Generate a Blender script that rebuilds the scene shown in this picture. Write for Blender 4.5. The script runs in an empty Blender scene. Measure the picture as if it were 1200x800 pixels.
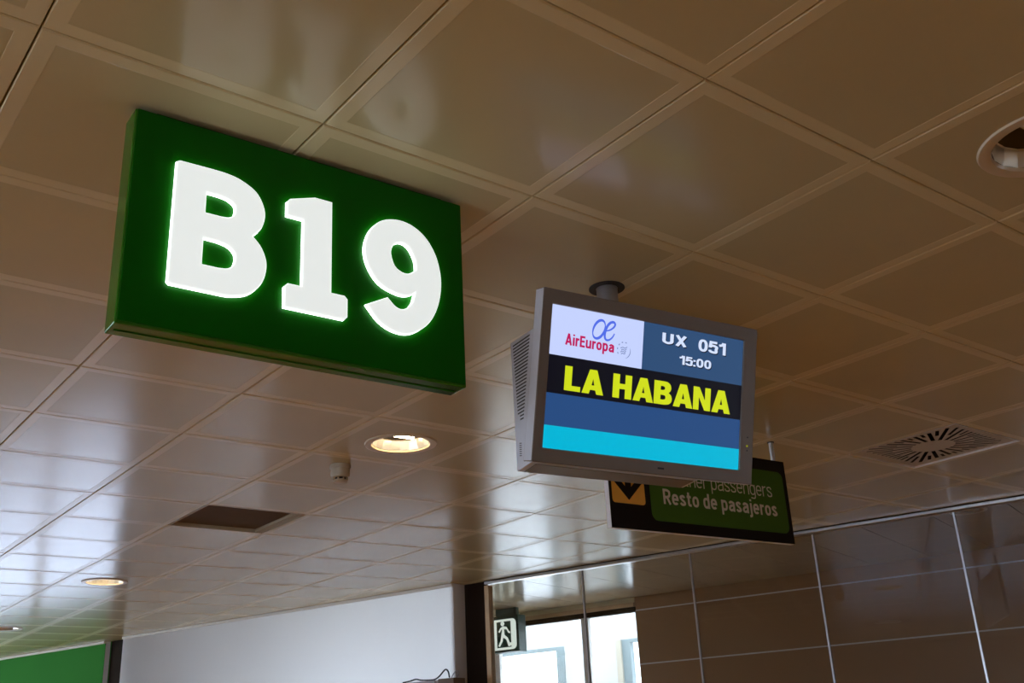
import bpy, bmesh, math, random
from mathutils import Vector, Matrix
random.seed(7)
scene = bpy.context.scene
COL = scene.collection
PI = math.pi

# ------------------------------------------------------------------ camera
T = 0.6            # ceiling tile module
H = 2.95           # ceiling height
CAM = Vector((0.2798, -1.2004, H - 1.3255))
YAW, PITCH, ROLL, FPX = 0.9, 0.3756, -0.0499, 1217.54
fw = Vector((math.cos(PITCH) * math.cos(YAW), math.cos(PITCH) * math.sin(YAW), math.sin(PITCH)))
rt = fw.cross(Vector((0, 0, 1))).normalized()
up = rt.cross(fw)
rt2 = math.cos(ROLL) * rt + math.sin(ROLL) * up
up2 = -math.sin(ROLL) * rt + math.cos(ROLL) * up
cd = bpy.data.cameras.new('camera')
cam = bpy.data.objects.new('camera', cd)
COL.objects.link(cam)
cam.matrix_world = Matrix(((rt2.x, up2.x, -fw.x, CAM.x), (rt2.y, up2.y, -fw.y, CAM.y), (rt2.z, up2.z, -fw.z, CAM.z), (0, 0, 0, 1)))
cd.sensor_fit = 'HORIZONTAL'
cd.sensor_width = 36.0
cd.lens = 36.0 * FPX / 1200.0
cd.clip_start = 0.05
scene.camera = cam

# ------------------------------------------------------------------ sky and exposure
world = bpy.data.worlds.new('sky')
scene.world = world
world.use_nodes = True
bg = world.node_tree.nodes['Background']
bg.inputs[0].default_value = (0.75, 0.85, 1.0, 1)
bg.inputs[1].default_value = 11.0
scene.view_settings.view_transform = 'Standard'
scene.view_settings.look = 'None'
scene.view_settings.exposure = 0.0
scene.view_settings.gamma = 1.0
scene.view_settings.use_curve_mapping = False

# oblique wall frame: s along the wall, d behind it, z up
WA = math.radians(106.8)
WT = Vector((math.cos(WA), math.sin(WA), 0))
WN = Vector((WT.y, -WT.x, 0))
WP = Vector((7.257, 0, 0))
def W(s, d, z):
    return WP + WT * s + WN * d + Vector((0, 0, z))

def portal(loc, xdir, ydir, sx, sy):
    l = bpy.data.lights.new('window_portal', 'AREA')
    l.shape = 'RECTANGLE'; l.size = sx; l.size_y = sy
    l.cycles.is_portal = True
    o = bpy.data.objects.new('window_portal', l); COL.objects.link(o)
    x = Vector(xdir).normalized(); y = Vector(ydir).normalized(); z = x.cross(y)
    o.matrix_world = Matrix(((x.x, y.x, z.x, loc[0]), (x.y, y.y, z.y, loc[1]), (x.z, y.z, z.z, loc[2]), (0, 0, 0, 1)))
    return o

LEFT_X = -4.6
portal((LEFT_X - 0.12, 1.9, 1.1), (0, -1, 0), (0, 0, 1), 3.0, 2.1)
portal((LEFT_X - 0.12, -1.05, 1.475), (0, -1, 0), (0, 0, 1), 2.6, 2.85); portal((LEFT_X - 0.12, 16.25, 1.475), (0, -1, 0), (0, 0, 1), 10.5, 2.85)            # faces into the hall
_c = W(17.2, 0.1, 1.2); portal(_c, WT, (0, 0, 1), 11.8, 2.2)

# ------------------------------------------------------------------ materials
def mat(name, col, rough=0.5, metal=0.0, ior=1.5, emit=None, es=0.0, noise=0.0, nscale=20.0, bump=0.0, bscale=200.0, coat=0.0, spec=0.5):
    m = bpy.data.materials.new(name); m.use_nodes = True
    nt = m.node_tree; b = nt.nodes['Principled BSDF']
    b.inputs['Base Color'].default_value = (*col, 1)
    b.inputs['Roughness'].default_value = rough
    b.inputs['Metallic'].default_value = metal
    b.inputs['IOR'].default_value = ior
    b.inputs['Coat Weight'].default_value = coat
    b.inputs['Specular IOR Level'].default_value = spec
    b.inputs['Coat Roughness'].default_value = 0.08
    if emit is not None:
        b.inputs['Emission Color'].default_value = (*emit, 1)
        b.inputs['Emission Strength'].default_value = es
    tc = None
    if noise or bump:
        tc = nt.nodes.new('ShaderNodeTexCoord')
    if noise:
        n = nt.nodes.new('ShaderNodeTexNoise'); n.inputs['Scale'].default_value = nscale; n.inputs['Detail'].default_value = 4
        nt.links.new(tc.outputs['Object'], n.inputs['Vector'])
        r = nt.nodes.new('ShaderNodeMapRange'); r.inputs[1].default_value = 0.25; r.inputs[2].default_value = 0.75
        r.inputs[3].default_value = 1 - noise; r.inputs[4].default_value = 1 + noise
        nt.links.new(n.outputs['Fac'], r.inputs[0])
        mx = nt.nodes.new('ShaderNodeVectorMath'); mx.operation = 'SCALE'; mx.inputs[0].default_value = col
        nt.links.new(r.outputs[0], mx.inputs['Scale'])
        nt.links.new(mx.outputs[0], b.inputs['Base Color'])
    if bump:
        n2 = nt.nodes.new('ShaderNodeTexNoise'); n2.inputs['Scale'].default_value = bscale
        nt.links.new(tc.outputs['Object'], n2.inputs['Vector'])
        bp = nt.nodes.new('ShaderNodeBump'); bp.inputs['Strength'].default_value = bump; bp.inputs['Distance'].default_value = 0.002
        nt.links.new(n2.outputs['Fac'], bp.inputs['Height'])
        nt.links.new(bp.outputs[0], b.inputs['Normal'])
    return m

def glass_mat(name, tint, refl=1.0, rough=0.0):
    m = bpy.data.materials.new(name); m.use_nodes = True
    nt = m.node_tree; nt.nodes.clear()
    out = nt.nodes.new('ShaderNodeOutputMaterial')
    tr = nt.nodes.new('ShaderNodeBsdfTransparent'); tr.inputs[0].default_value = (*tint, 1)
    gl = nt.nodes.new('ShaderNodeBsdfGlossy'); gl.inputs['Roughness'].default_value = rough
    gl.inputs[0].default_value = (refl, refl, refl, 1)
    fr = nt.nodes.new('ShaderNodeFresnel')
    ge = nt.nodes.new('ShaderNodeNewGeometry'); io = nt.nodes.new('ShaderNodeMapRange')   # both faces of a thin pane reflect alike
    io.inputs[3].default_value = 1.5; io.inputs[4].default_value = 1 / 1.5
    nt.links.new(ge.outputs['Backfacing'], io.inputs[0]); nt.links.new(io.outputs[0], fr.inputs[0])
    mx = nt.nodes.new('ShaderNodeMixShader')
    nt.links.new(fr.outputs[0], mx.inputs[0]); nt.links.new(tr.outputs[0], mx.inputs[1]); nt.links.new(gl.outputs[0], mx.inputs[2])
    nt.links.new(mx.outputs[0], out.inputs[0])
    return m

def emat(name, col, s):
    return mat(name, (0.008, 0.008, 0.008), 0.35, emit=col, es=s, spec=0.12)

def srgb(r, g, b):
    f = lambda c: (c / 255 / 12.92) if c / 255 <= 0.04045 else ((c / 255 + 0.055) / 1.055) ** 2.4
    return (f(r), f(g), f(b))

M = {}
M['tile_border'] = mat('tile_border_paint', (0.70, 0.60, 0.37), 0.26, ior=1.5, noise=0.03, nscale=3)
M['tile_field'] = mat('tile_perforated_field', (0.56, 0.475, 0.28), 0.20, ior=1.5, noise=0.03, nscale=2.5)
M['plenum'] = mat('dark_plenum', (0.05, 0.035, 0.02), 0.8, noise=0.1)
M['floor'] = mat('floor_stone', (0.21, 0.118, 0.020), 0.6, noise=0.12, nscale=1.5, spec=0.1)
M['wall_warm'] = mat('warm_wall', (0.42, 0.27, 0.13), 0.6, noise=0.06, nscale=1.0)
M['white_wall'] = mat('white_wall_paint', (0.80, 0.80, 0.82), 0.5, noise=0.015, nscale=0.8)
M['green_wall'] = mat('green_wall_panel', (0.040, 0.24, 0.04), 0.8, noise=0.05, nscale=2, spec=0.1)
M['dark_post'] = mat('dark_bronze_post', (0.026, 0.018, 0.013), 0.7, noise=0.08, spec=0.06)
M['alu'] = mat('brushed_aluminium', (0.62, 0.61, 0.62), 0.32, 1.0, noise=0.05, nscale=40)
M['white_trim'] = mat('white_trim_paint', (0.78, 0.75, 0.70), 0.35, noise=0.03)
M['joint'] = mat('light_joint_strip', (0.80, 0.78, 0.76), 0.4, noise=0.02)
M['beige'] = mat('beige_wall_panel', (0.36, 0.20, 0.085), 0.38, noise=0.06, nscale=1.2)
M['brass'] = mat('brass_header', (0.55, 0.38, 0.22), 0.4, 0.4, noise=0.05)
def frosted_mat(name, col, tr):
    m = bpy.data.materials.new(name); m.use_nodes = True
    nt = m.node_tree; nt.nodes.clear()
    out = nt.nodes.new('ShaderNodeOutputMaterial'); df = nt.nodes.new('ShaderNodeBsdfDiffuse'); tl = nt.nodes.new('ShaderNodeBsdfTranslucent')
    df.inputs[0].default_value = (*col, 1); tl.inputs[0].default_value = (*col, 1)
    mx = nt.nodes.new('ShaderNodeMixShader'); mx.inputs[0].default_value = tr
    nt.links.new(df.outputs[0], mx.inputs[1]); nt.links.new(tl.outputs[0], mx.inputs[2]); nt.links.new(mx.outputs[0], out.inputs[0])
    return m
M['frosted'] = frosted_mat('frosted_white_panel', (0.93, 0.93, 0.955), 0.88)
M['glass'] = glass_mat('tinted_glass', (0.86, 0.86, 0.85))
M['window_glass'] = glass_mat('window_glass', (0.84, 0.86, 0.86))
M['dim_glass'] = glass_mat('tinted_window_glass', (0.78, 0.80, 0.85))
M['fill_glass'] = glass_mat('fill_window_tinted_glass', (0.50, 0.53, 0.58), refl=0.6)  # holds back the daylight of the added window
M['left_glass'] = glass_mat('hall_window_glass', (0.95, 0.97, 0.98))

# ------------------------------------------------------------------ mesh helpers
class MB:
    def __init__(s): s.v = []; s.f = []; s.m = []
    def poly(s, pts, mi=0):
        b = len(s.v); s.v += [tuple(p) for p in pts]; s.f.append(tuple(range(b, b + len(pts)))); s.m.append(mi); return s
    def hexa(s, p, mi=0):       # p: 4 bottom, 4 top
        b = len(s.v); s.v += [tuple(q) for q in p]
        for f in ((0, 3, 2, 1), (4, 5, 6, 7), (0, 1, 5, 4), (1, 2, 6, 5), (2, 3, 7, 6), (3, 0, 4, 7)):
            s.f.append(tuple(b + i for i in f)); s.m.append(mi)
        return s
    def box(s, x0, x1, y0, y1, z0, z1, mi=0):
        return s.hexa([(x0, y0, z0), (x1, y0, z0), (x1, y1, z0), (x0, y1, z0), (x0, y0, z1), (x1, y0, z1), (x1, y1, z1), (x0, y1, z1)], mi)
    def wbox(s, s0, s1, d0, d1, z0, z1, mi=0):
        return s.hexa([W(s1, d0, z0), W(s0, d0, z0), W(s0, d1, z0), W(s1, d1, z0), W(s1, d0, z1), W(s0, d0, z1), W(s0, d1, z1), W(s1, d1, z1)], mi)
    def lathe(s, prof, n=32, mi=0, c=(0, 0), close=False):
        # prof: (r, z, [mi]) ; around z axis
        b = len(s.v)
        for k in range(n):
            a = 2 * PI * k / n
            for p in prof: s.v.append((c[0] + p[0] * math.cos(a), c[1] + p[0] * math.sin(a), p[1]))
        L = len(prof)
        for k in range(n):
            k2 = (k + 1) % n
            for i in range(L - 1):
                s.f.append((b + k * L + i, b + k2 * L + i, b + k2 * L + i + 1, b + k * L + i + 1))
                s.m.append(prof[i][2] if len(prof[i]) > 2 else mi)
        return s
    def disc(s, r, z, n=32, mi=0, c=(0, 0)):
        return s.poly([(c[0] + r * math.cos(2 * PI * k / n), c[1] + r * math.sin(2 * PI * k / n), z) for k in range(n)], mi)
    def tube(s, pts, r, n=8, mi=0):
        pts = [Vector(p) for p in pts]; b = len(s.v)
        for i, p in enumerate(pts):
            d = (pts[min(i + 1, len(pts) - 1)] - pts[max(i - 1, 0)]).normalized()
            a = d.cross(Vector((0, 0, 1)))
            if a.length < 1e-3: a = d.cross(Vector((1, 0, 0)))
            a.normalize(); c = d.cross(a)
            for k in range(n):
                an = 2 * PI * k / n
                s.v.append(tuple(p + a * (r * math.cos(an)) + c * (r * math.sin(an))))
        for i in range(len(pts) - 1):
            for k in range(n):
                k2 = (k + 1) % n
                s.f.append((b + i * n + k, b + i * n + k2, b + (i + 1) * n + k2, b + (i + 1) * n + k)); s.m.append(mi)
        s.f.append(tuple(b + k for k in range(n))); s.m.append(mi)
        e = b + (len(pts) - 1) * n
        s.f.append(tuple(e + k for k in range(n))); s.m.append(mi)
        return s
    def mesh(s, name, mats, bevel=0.0, smooth=False, seg=2):
        me = bpy.data.meshes.new(name); me.from_pydata(s.v, [], s.f)
        for m in (mats if isinstance(mats, (list, tuple)) else [mats]): me.materials.append(m)
        me.polygons.foreach_set('material_index', s.m)
        bm = bmesh.new(); bm.from_mesh(me)
        bmesh.ops.remove_doubles(bm, verts=bm.verts, dist=1e-6)
        bmesh.ops.recalc_face_normals(bm, faces=bm.faces)
        if bevel:
            es = [e for e in bm.edges if len(e.link_faces) == 2 and e.calc_face_angle(0) > 0.5]
            bmesh.ops.bevel(bm, geom=es, offset=bevel, segments=seg, affect='EDGES', profile=0.5)
        if smooth:
            for f in bm.faces: f.smooth = True
            for e in bm.edges:
                if len(e.link_faces) == 2 and e.calc_face_angle(0) > 0.7: e.smooth = False
        bm.to_mesh(me); bm.free(); me.update()
        return me
    def build(s, name, mats, parent=None, **k):
        return link(name, s.mesh(name, mats, **k), parent)

def link(name, me, parent=None):
    o = bpy.data.objects.new(name, me); COL.objects.link(o)
    if parent is not None: o.parent = parent
    return o

def empty(name, mtx, label=None, cat=None, group=None):
    o = bpy.data.objects.new(name, None); COL.objects.link(o)
    o.empty_display_size = 0.1
    o.matrix_world = mtx if isinstance(mtx, Matrix) else Matrix.Translation(Vector(mtx))
    return tag(o, label, cat, group)

def tag(o, label=None, cat=None, group=None, kind=None):
    if label: o['label'] = label
    if cat: o['category'] = cat
    if group: o['group'] = group
    if kind: o['kind'] = kind
    return o

def struct(o, label=None, cat=None):
    o['kind'] = 'structure'
    return tag(o, label, cat)

def frame_mtx(x, y, z, o):
    return Matrix(((x[0], y[0], z[0], o[0]), (x[1], y[1], z[1], o[1]), (x[2], y[2], z[2], o[2]), (0, 0, 0, 1)))

def curve_mesh(name, splines, extrude, bevel=0.0, bres=2):
    """flat filled outlines (holes allowed) given a thickness; result in XY, thickness about z=0"""
    cu = bpy.data.curves.new(name, 'CURVE'); cu.dimensions = '2D'; cu.fill_mode = 'BOTH'
    cu.extrude = extrude; cu.bevel_depth = bevel; cu.bevel_resolution = bres
    for pts in splines:
        sp = cu.splines.new('POLY'); sp.points.add(len(pts) - 1)
        for i, p in enumerate(pts): sp.points[i].co = (p[0], p[1], 0, 1)
        sp.use_cyclic_u = True
    return curve_to_mesh(cu, name)

def curve_to_mesh(cu, name):
    ob = bpy.data.objects.new('tmp', cu); COL.objects.link(ob)
    dg = bpy.context.evaluated_depsgraph_get(); dg.update()
    me = bpy.data.meshes.new_from_object(ob.evaluated_get(dg)); me.name = name
    bpy.data.objects.remove(ob); bpy.data.curves.remove(cu)
    return me

def fit_xz(me, x0, x1, z0, z1, y, shear=0.0):
    """map a flat XY mesh to local X (right) / Z (up) at depth y, stretched to a box"""
    xs = [v.co.x for v in me.vertices]; ys = [v.co.y for v in me.vertices]
    ax, bx, ay, by = min(xs), max(xs), min(ys), max(ys)
    for v in me.vertices:
        fx = (v.co.x - ax) / (bx - ax); fy = (v.co.y - ay) / (by - ay)
        v.co = (x0 + fx * (x1 - x0) + shear * (fy - 0.5), y + v.co.z * 0, z0 + fy * (z1 - z0))
    me.update()

def setmat(me, m):
    me.materials.clear()
    for q in (m if isinstance(m, (list, tuple)) else [m]): me.materials.append(q)
    return me

def smooth_run(pts, per=6):
    """pts: (x, y, corner 0/1), closed; Catmull-Rom through the non-corner points"""
    out = []; n = len(pts)
    for i in range(n):
        p0, p1, p2, p3 = pts[i - 1], pts[i], pts[(i + 1) % n], pts[(i + 2) % n]
        if p1[2] and p2[2]:
            out.append((p1[0], p1[1])); continue
        a = p1 if p1[2] else p0
        b = p2 if p2[2] else p3
        for k in range(per):
            t = k / per; r = []
            for c in (0, 1):
                r.append(0.5 * (2 * p1[c] + (p2[c] - a[c]) * t + (2 * a[c] - 5 * p1[c] + 4 * p2[c] - b[c]) * t * t + (3 * p1[c] - a[c] - 3 * p2[c] + b[c]) * t ** 3))
            out.append(tuple(r))
    return out

def rrect(x0, x1, y0, y1, r, n=6):
    o = []
    for cx, cy, a0 in ((x1 - r, y1 - r, 0), (x0 + r, y1 - r, PI / 2), (x0 + r, y0 + r, PI), (x1 - r, y0 + r, 1.5 * PI)):
        for k in range(n + 1):
            a = a0 + PI / 2 * k / n
            o.append((cx + r * math.cos(a), cy + r * math.sin(a)))
    return o

def flat_xz(pts, y):
    return [(p[0], y, p[1]) for p in pts]

# ------------------------------------------------------------------ room shell
def wall_x(y, d=0.0):
    return WP.x + d / WN.x + WT.x / WT.y * y
struct(MB().poly([(LEFT_X - 0.1, -9, 0), (wall_x(-9, 0.05), -9, 0), (wall_x(22, 0.05), 22, 0), (LEFT_X - 0.1, 22, 0)]).build('floor', M['floor']))
struct(MB().wbox(-9.5, 10.9, 0.05, 1.95, -0.05, 0).build('floor_corridor', M['floor']))
M['apron'] = mat('concrete_apron', (0.50, 0.50, 0.50), 0.8, noise=0.08, nscale=0.3)
struct(MB().disc(45.0, -0.12, 48, c=(3.0, 5.0)).build('ground', M['apron']))

# slab above the tiles (dark plenum seen through the joints)
_p = [(LEFT_X - 0.25, -9.2), (wall_x(-9.2, 0.1), -9.2), (wall_x(22.2, 0.1), 22.2), (LEFT_X - 0.25, 22.2)]
cb = MB().hexa([(*q, H + 0.05) for q in _p] + [(*q, H + 0.10) for q in _p])
ceiling = struct(cb.build('ceiling', M['plenum']))

TW = 0.5965
def tile_parts(x0, x1, y0, y1, hole=None):
    """one pressed metal tile, centre origin: chamfer, plain border, perforated field"""
    m = MB(); b = 0.036; c = 0.003
    def ring(k): return [(x0 + k, y0 + k), (x1 - k, y0 + k), (x1 - k, y1 - k), (x0 + k, y1 - k)]
    R = [(ring(0), 0.025), (ring(0), c), (ring(c), 0.0), (ring(b), 0.0), (ring(b + 0.0015), 0.0006)]
    for i in range(len(R) - 1):
        (p, z), (q, w) = R[i], R[i + 1]
        for k in range(4):
            l = (k + 1) % 4
            m.poly([(*p[k], z), (*p[l], z), (*q[l], w), (*q[k], w)], 0)
    p, z = R[-1]
    if hole is None:
        m.poly([(*q, z) for q in p], 1)
    else:
        n = 32; cir = [(hole * math.cos(2 * PI * k / n + PI / 4), hole * math.sin(2 * PI * k / n + PI / 4), z) for k in range(n)]
        corners = [(p[2][0], p[2][1]), (p[3][0], p[3][1]), (p[0][0], p[0][1]), (p[1][0], p[1][1])]
        for q in range(4):
            seg = [cir[(q * 8 + k) % n] for k in range(9)]
            c0 = (*corners[q], z); c1 = (*corners[(q + 1) % 4], z)
            m.poly([c0] + seg + [c1], 1)
    return m
tile_me = tile_parts(-TW / 2, TW / 2, -TW / 2, TW / 2).mesh('ceiling_tile', [M['tile_border'], M['tile_field']])
tile_hole_me = tile_parts(-TW / 2, TW / 2, -TW / 2, TW / 2, 0.15).mesh('ceiling_tile_cut', [M['tile_border'], M['tile_field']])

def pix(p):
    r = Vector(p) - CAM; z = r.dot(fw)
    if z < 0.2: return None
    return 600 + FPX * r.dot(rt2) / z, 400 - FPX * r.dot(up2) / z

HOLES = {(4, 4), (4, 11), (4, -1), (4, 16)}
OFF = {(-2, -1), (-2, 4), (-2, -6), (4, -6), (9, -6), (9, -2)}
SKIP = {(4, 7), (8, 2)}
far_stuff = MB()
ntile = 0
CUT_P, CUT_N = W(0, -0.16, 0), WN
for i in range(-9, 17):
    for j in range(-15, 37):
        x, y = (i + 0.5) * T, (j + 0.5) * T
        if (i, j) in SKIP or (i, j) in OFF: continue
        dd = [(Vector((x + a * T / 2, y + b * T / 2, 0)) - WP).dot(WN) for a in (-1, 1) for b in (-1, 1)]
        lim = -0.005
        if min(dd) > lim: continue
        vis = False
        for a in (-1, 0, 1):
            for b in (-1, 0, 1):
                q = pix((x + a * T / 2, y + b * T / 2, H))
                if q and -60 < q[0] < 1260 and -60 < q[1] < 860: vis = True
        if vis and (Vector((x, y, H)) - CAM).length < 17:
            me = tile_hole_me if (i, j) in HOLES else tile_me
            if max(dd) > lim:      # tile cut by the oblique wall
                me = tile_me.copy()
                bm = bmesh.new(); bm.from_mesh(me)
                pl = W(0, lim, 0) - Vector((x, y, 0))
                bmesh.ops.bisect_plane(bm, geom=bm.verts[:] + bm.edges[:] + bm.faces[:], plane_co=pl, plane_no=WN, clear_outer=True)
                bm.to_mesh(me); bm.free()
                if not me.polygons: continue
            o = link('ceiling_tile', me, ceiling)
            o.location = (x, y, H + random.uniform(0, 0.0008))
            o.rotation_euler = (random.gauss(0, 0.0012), random.gauss(0, 0.0012), 0)
            ntile += 1
        elif max(dd) <= 0.25:
            h = TW / 2
            far_stuff.poly([(x - h, y - h, H), (x - h, y + h, H), (x + h, y + h, H), (x + h, y - h, H)])
print('tiles', ntile)
o = far_stuff.build('ceiling_tile_field', M['tile_field'], ceiling); o['kind'] = 'stuff'

# far white wall with the dark posts on either side, green fascia further left
PD = -0.15
wf = struct(MB().wbox(6.375, 10.85, PD, PD + 0.008, 0, H + 0.01).build('wall_far', M['frosted']))
MB().wbox(6.36, 6.375, PD, 0.02, 0, H + 0.02).build('wall_return', M['white_wall'], wf)
MB().wbox(10.84, 10.86, PD + 0.008, 0.02, 0, H + 0.02).build('wall_return', M['white_wall'], wf)
struct(MB().wbox(6.13, 6.36, 0.0, 0.03, 0, H + 0.03).build('trim_1', M['dark_post'], bevel=0.004))
struct(MB().wbox(10.86, 11.27, 0.0, 0.16, 0, H + 0.03).build('trim_2', M['dark_post'], bevel=0.004))
struct(MB().wbox(6.36, 10.85, PD - 0.018, PD + 0.02, H - 0.024, H).build('trim_3', M['white_trim'], bevel=0.003))
gf = MB().wbox(11.29, 23.2, -0.06, 0.10, 2.30, H + 0.02, 0)
gf.wbox(11.288, 11.2885, -0.058, 0.0, 0.0, H + 0.02, 1)
struct(gf.build('wall_far_left', [M['green_wall'], M['white_wall']]))
struct(MB().wbox(11.29, 23.2, -0.08, -0.04, H - 0.024, H).build('trim_4', M['white_trim'], bevel=0.003))
w3 = struct(MB().wbox(11.29, 23.2, -0.02, 0.06, 0.0, 0.10).build('window_3', M['alu']))
for k, s_ in enumerate((11.32, 12.9, 14.5, 16.1, 17.7, 19.3, 20.9, 22.5)):
    MB().wbox(s_ - 0.03, s_ + 0.03, -0.02, 0.06, 0.1, 2.30).build('window_mullion', M['alu'], w3, bevel=0.004)
for a, b in ((11.35, 12.87), (12.93, 14.47), (14.53, 16.07), (16.13, 17.67), (17.73, 19.27), (19.33, 20.87), (20.93, 22.47), (22.53, 23.2)):
    MB().wbox(a, b, 0.015, 0.025, 0.1, 2.30).build('window_pane', M['dim_glass'], w3)

# remaining hall walls (behind and left of the camera)
wl = MB()
wl.box(LEFT_X - 0.2, LEFT_X, -9, 22, 0, 0.05); wl.box(LEFT_X - 0.2, LEFT_X, -9, 22, 2.9, H + 0.05)
for a, b in ((-9, -2.35), (0.25, 0.4), (3.4, 11.0), (21.5, 22)):
    wl.box(LEFT_X - 0.2, LEFT_X, a, b, 0.05, 2.9)
wl.box(LEFT_X - 0.2, LEFT_X, 0.4, 3.4, 2.15, 2.9)
struct(wl.build('wall_left', M['wall_warm']))
for nm, a, n, st, zt in (('window_4', -2.35, 2, 1.3, 2.9), ('window_fill', 0.4, 2, 1.5, 2.15), ('window_7', 11.0, 7, 1.5, 2.9)):  # unseen windows placed for their daylight; the middle one added for the monitor's side
    w4 = struct(MB().box(LEFT_X - 0.12, LEFT_X - 0.04, a, a + n * st, 0.05, 0.10).build(nm, M['alu']))
    for k in range(n + 1):
        y = a + st * k
        MB().box(LEFT_X - 0.12, LEFT_X - 0.04, y - 0.03, y + 0.03, 0.10, zt).build('window_mullion', M['alu'], w4)
    for k in range(n):
        y = a + st * k
        MB().box(LEFT_X - 0.085, LEFT_X - 0.075, y + 0.03, y + st - 0.03, 0.10, zt).build('window_pane', M['fill_glass'] if nm == 'window_fill' else M['left_glass'], w4)
struct(MB().box(LEFT_X - 0.2, 10.2, -9.2, -9, 0, H + 0.05).build('wall_back', M['wall_warm']))
struct(MB().box(LEFT_X - 0.2, 0.7, 22, 22.2, 0, H + 0.05).build('wall_front', M['wall_warm']))

# glazed partition
w1 = struct(MB().wbox(-9.5, 6.13, -0.028, 0.028, H - 0.026, H - 0.003).build('window_1', M['alu'], bevel=0.004))
MB().wbox(-9.5, 6.13, -0.034, 0.034, H - 0.003, H + 0.02).build('head_shadow_strip', M['dark_post'], w1)  # dark strip standing for the shadow line above the rail
MB().wbox(6.085, 6.13, -0.03, 0.03, 0, H - 0.036).build('jamb', M['brass'], w1, bevel=0.003)
MB().wbox(-9.5, 6.13, -0.03, 0.03, 0, 0.06).build('floor_channel', M['alu'], w1)
PW = 0.9365
edges = [6.085 - 0.0 if k == 0 else 6.125 - PW * k for k in range(18)]
for k in range(17):
    a, b = edges[k + 1] + 0.006, edges[k] - (0.006 if k else 0.0)
    MB().wbox(a, b, -0.006, 0.006, 0.05, H - 0.034).build('glass_pane', M['glass'], w1)
    MB().wbox(edges[k + 1] - 0.006, edges[k + 1] + 0.006, -0.008, 0.008, 0.05, H - 0.034).build('glazing_joint', M['alu'], w1)

# corridor behind the glass
FD = 1.955
M['corr_ceiling'] = mat('corridor_ceiling_paint', (0.58, 0.46, 0.32), 0.17, noise=0.03)
cc = struct(MB().wbox(-9.5, 11.05, 0.03, FD + 0.3, H + 0.03, H + 0.05).build('ceiling_corridor', M['plenum']))
CW = 0.478
for k in range(-4, 24):
    a = 2.085 + CW * (k - 4); b = a + CW - 0.004
    if b < -3 or b > 10.9: continue
    mm = MB().wbox(a, b, 0.04, FD, H, H + 0.025).build('ceiling_panel', M['corr_ceiling'], cc)
wr = struct(MB().wbox(-9.5, 5.82, FD + 0.012, FD + 0.15, 0, H + 0.03).build('wall_right', M['dark_post']))
zs = [2.825 - 0.4925 * k for k in range(7)]
tops = [H] + zs
for k in range(6):
    z1 = tops[k] - (0.006 if k else 0); z0 = tops[k + 1] + 0.006
    for a, b in ((-9.5, -2.0), (-1.998, 1.9), (1.902, 5.82)):
        MB().wbox(a, b, FD, FD + 0.02, max(z0, 0.0), z1).build('wall_panel', M['beige'], wr)
    MB().wbox(-9.5, 5.82, FD + 0.001, FD + 0.014, z0 - 0.012, z0).build('joint_strip', M['joint'], wr)
MB().wbox(5.82, 5.826, FD - 0.002, FD + 0.15, 0, 2.825).build('wall_end', M['beige'], wr)
# corridor window
w2 = struct(MB().wbox(5.826, 8.68, FD - 0.03, FD + 0.05, 2.86, 2.90).build('window_2', M['brass'], bevel=0.004))
MB().wbox(5.826, 8.68, FD, FD + 0.08, 2.90, H + 0.03).build('lintel', M['tile_border'], w2)
MB().wbox(5.826, 8.68, FD - 0.01, FD + 0.05, 2.815, 2.86).build('head_frame', M['dark_post'], w2)
MULL = [(6.36, 6.44), (7.45, 7.53), (8.6, 8.68)]
for a, b in MULL:
    MB().wbox(a, b, FD - 0.01, FD + 0.05, 0, 2.815).build('window_mullion', M['white_trim'], w2, bevel=0.006)
for a, b in ((5.826, 6.36), (6.44, 7.45), (7.53, 8.6)):
    MB().wbox(a, b, FD + 0.015, FD + 0.025, 0.0, 2.815).build('window_pane', M['window_glass'], w2)
struct(MB().wbox(10.9, 11.05, 0.17, FD + 0.1, 0, H).build('wall_end', M['beige']))
struct(MB().wbox(8.68, 10.9, FD, FD + 0.1, 0, H).build('wall_corridor', M['beige']))  # unseen wall stretch, placed to dim the panel's left end from behind

# boarding lobby beyond the corridor window: white ceiling, pale frames, daylight
JD = 4.5
M['lobby'] = mat('lobby_grey_white', (0.54, 0.55, 0.54), 0.6, noise=0.02)
M['lobby_beige'] = mat('lobby_beige', (0.44, 0.40, 0.32), 0.6, noise=0.02)
M['lobby_frame'] = mat('lobby_frame_paint', (0.20, 0.25, 0.26), 0.5, noise=0.02)
struct(MB().wbox(4.6, 13.5, FD + 0.16, JD + 0.1, -0.05, 0.0).build('floor_lobby', M['lobby_beige']))
lw = MB().wbox(4.6, 13.5, JD, JD + 0.1, 2.84, 3.5); lw.wbox(7.53, 8.30, JD, JD + 0.1, 0, 2.84)
lw = struct(lw.build('wall_lobby', M['lobby']))
MB().wbox(7.455, 7.53, JD - 0.04, JD + 0.1, 0, 2.84).build('column', M['lobby_beige'], lw)
w5 = struct(MB().wbox(8.30, 8.42, JD - 0.01, JD + 0.08, 0, 2.84).build('window_5', M['lobby_frame']))
MB().wbox(8.42, 13.5, JD - 0.01, JD + 0.08, 2.80, 2.84).build('window_head', M['lobby_frame'], w5)
MB().wbox(10.9, 11.0, JD - 0.01, JD + 0.08, 0, 2.80).build('window_mullion', M['lobby_frame'], w5)
w6 = struct(MB().wbox(7.34, 7.455, JD - 0.01, JD + 0.08, 0, 2.84).build('window_6', M['lobby_frame']))
MB().wbox(4.6, 7.34, JD - 0.01, JD + 0.08, 2.80, 2.84).build('window_head', M['lobby_frame'], w6)

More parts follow.
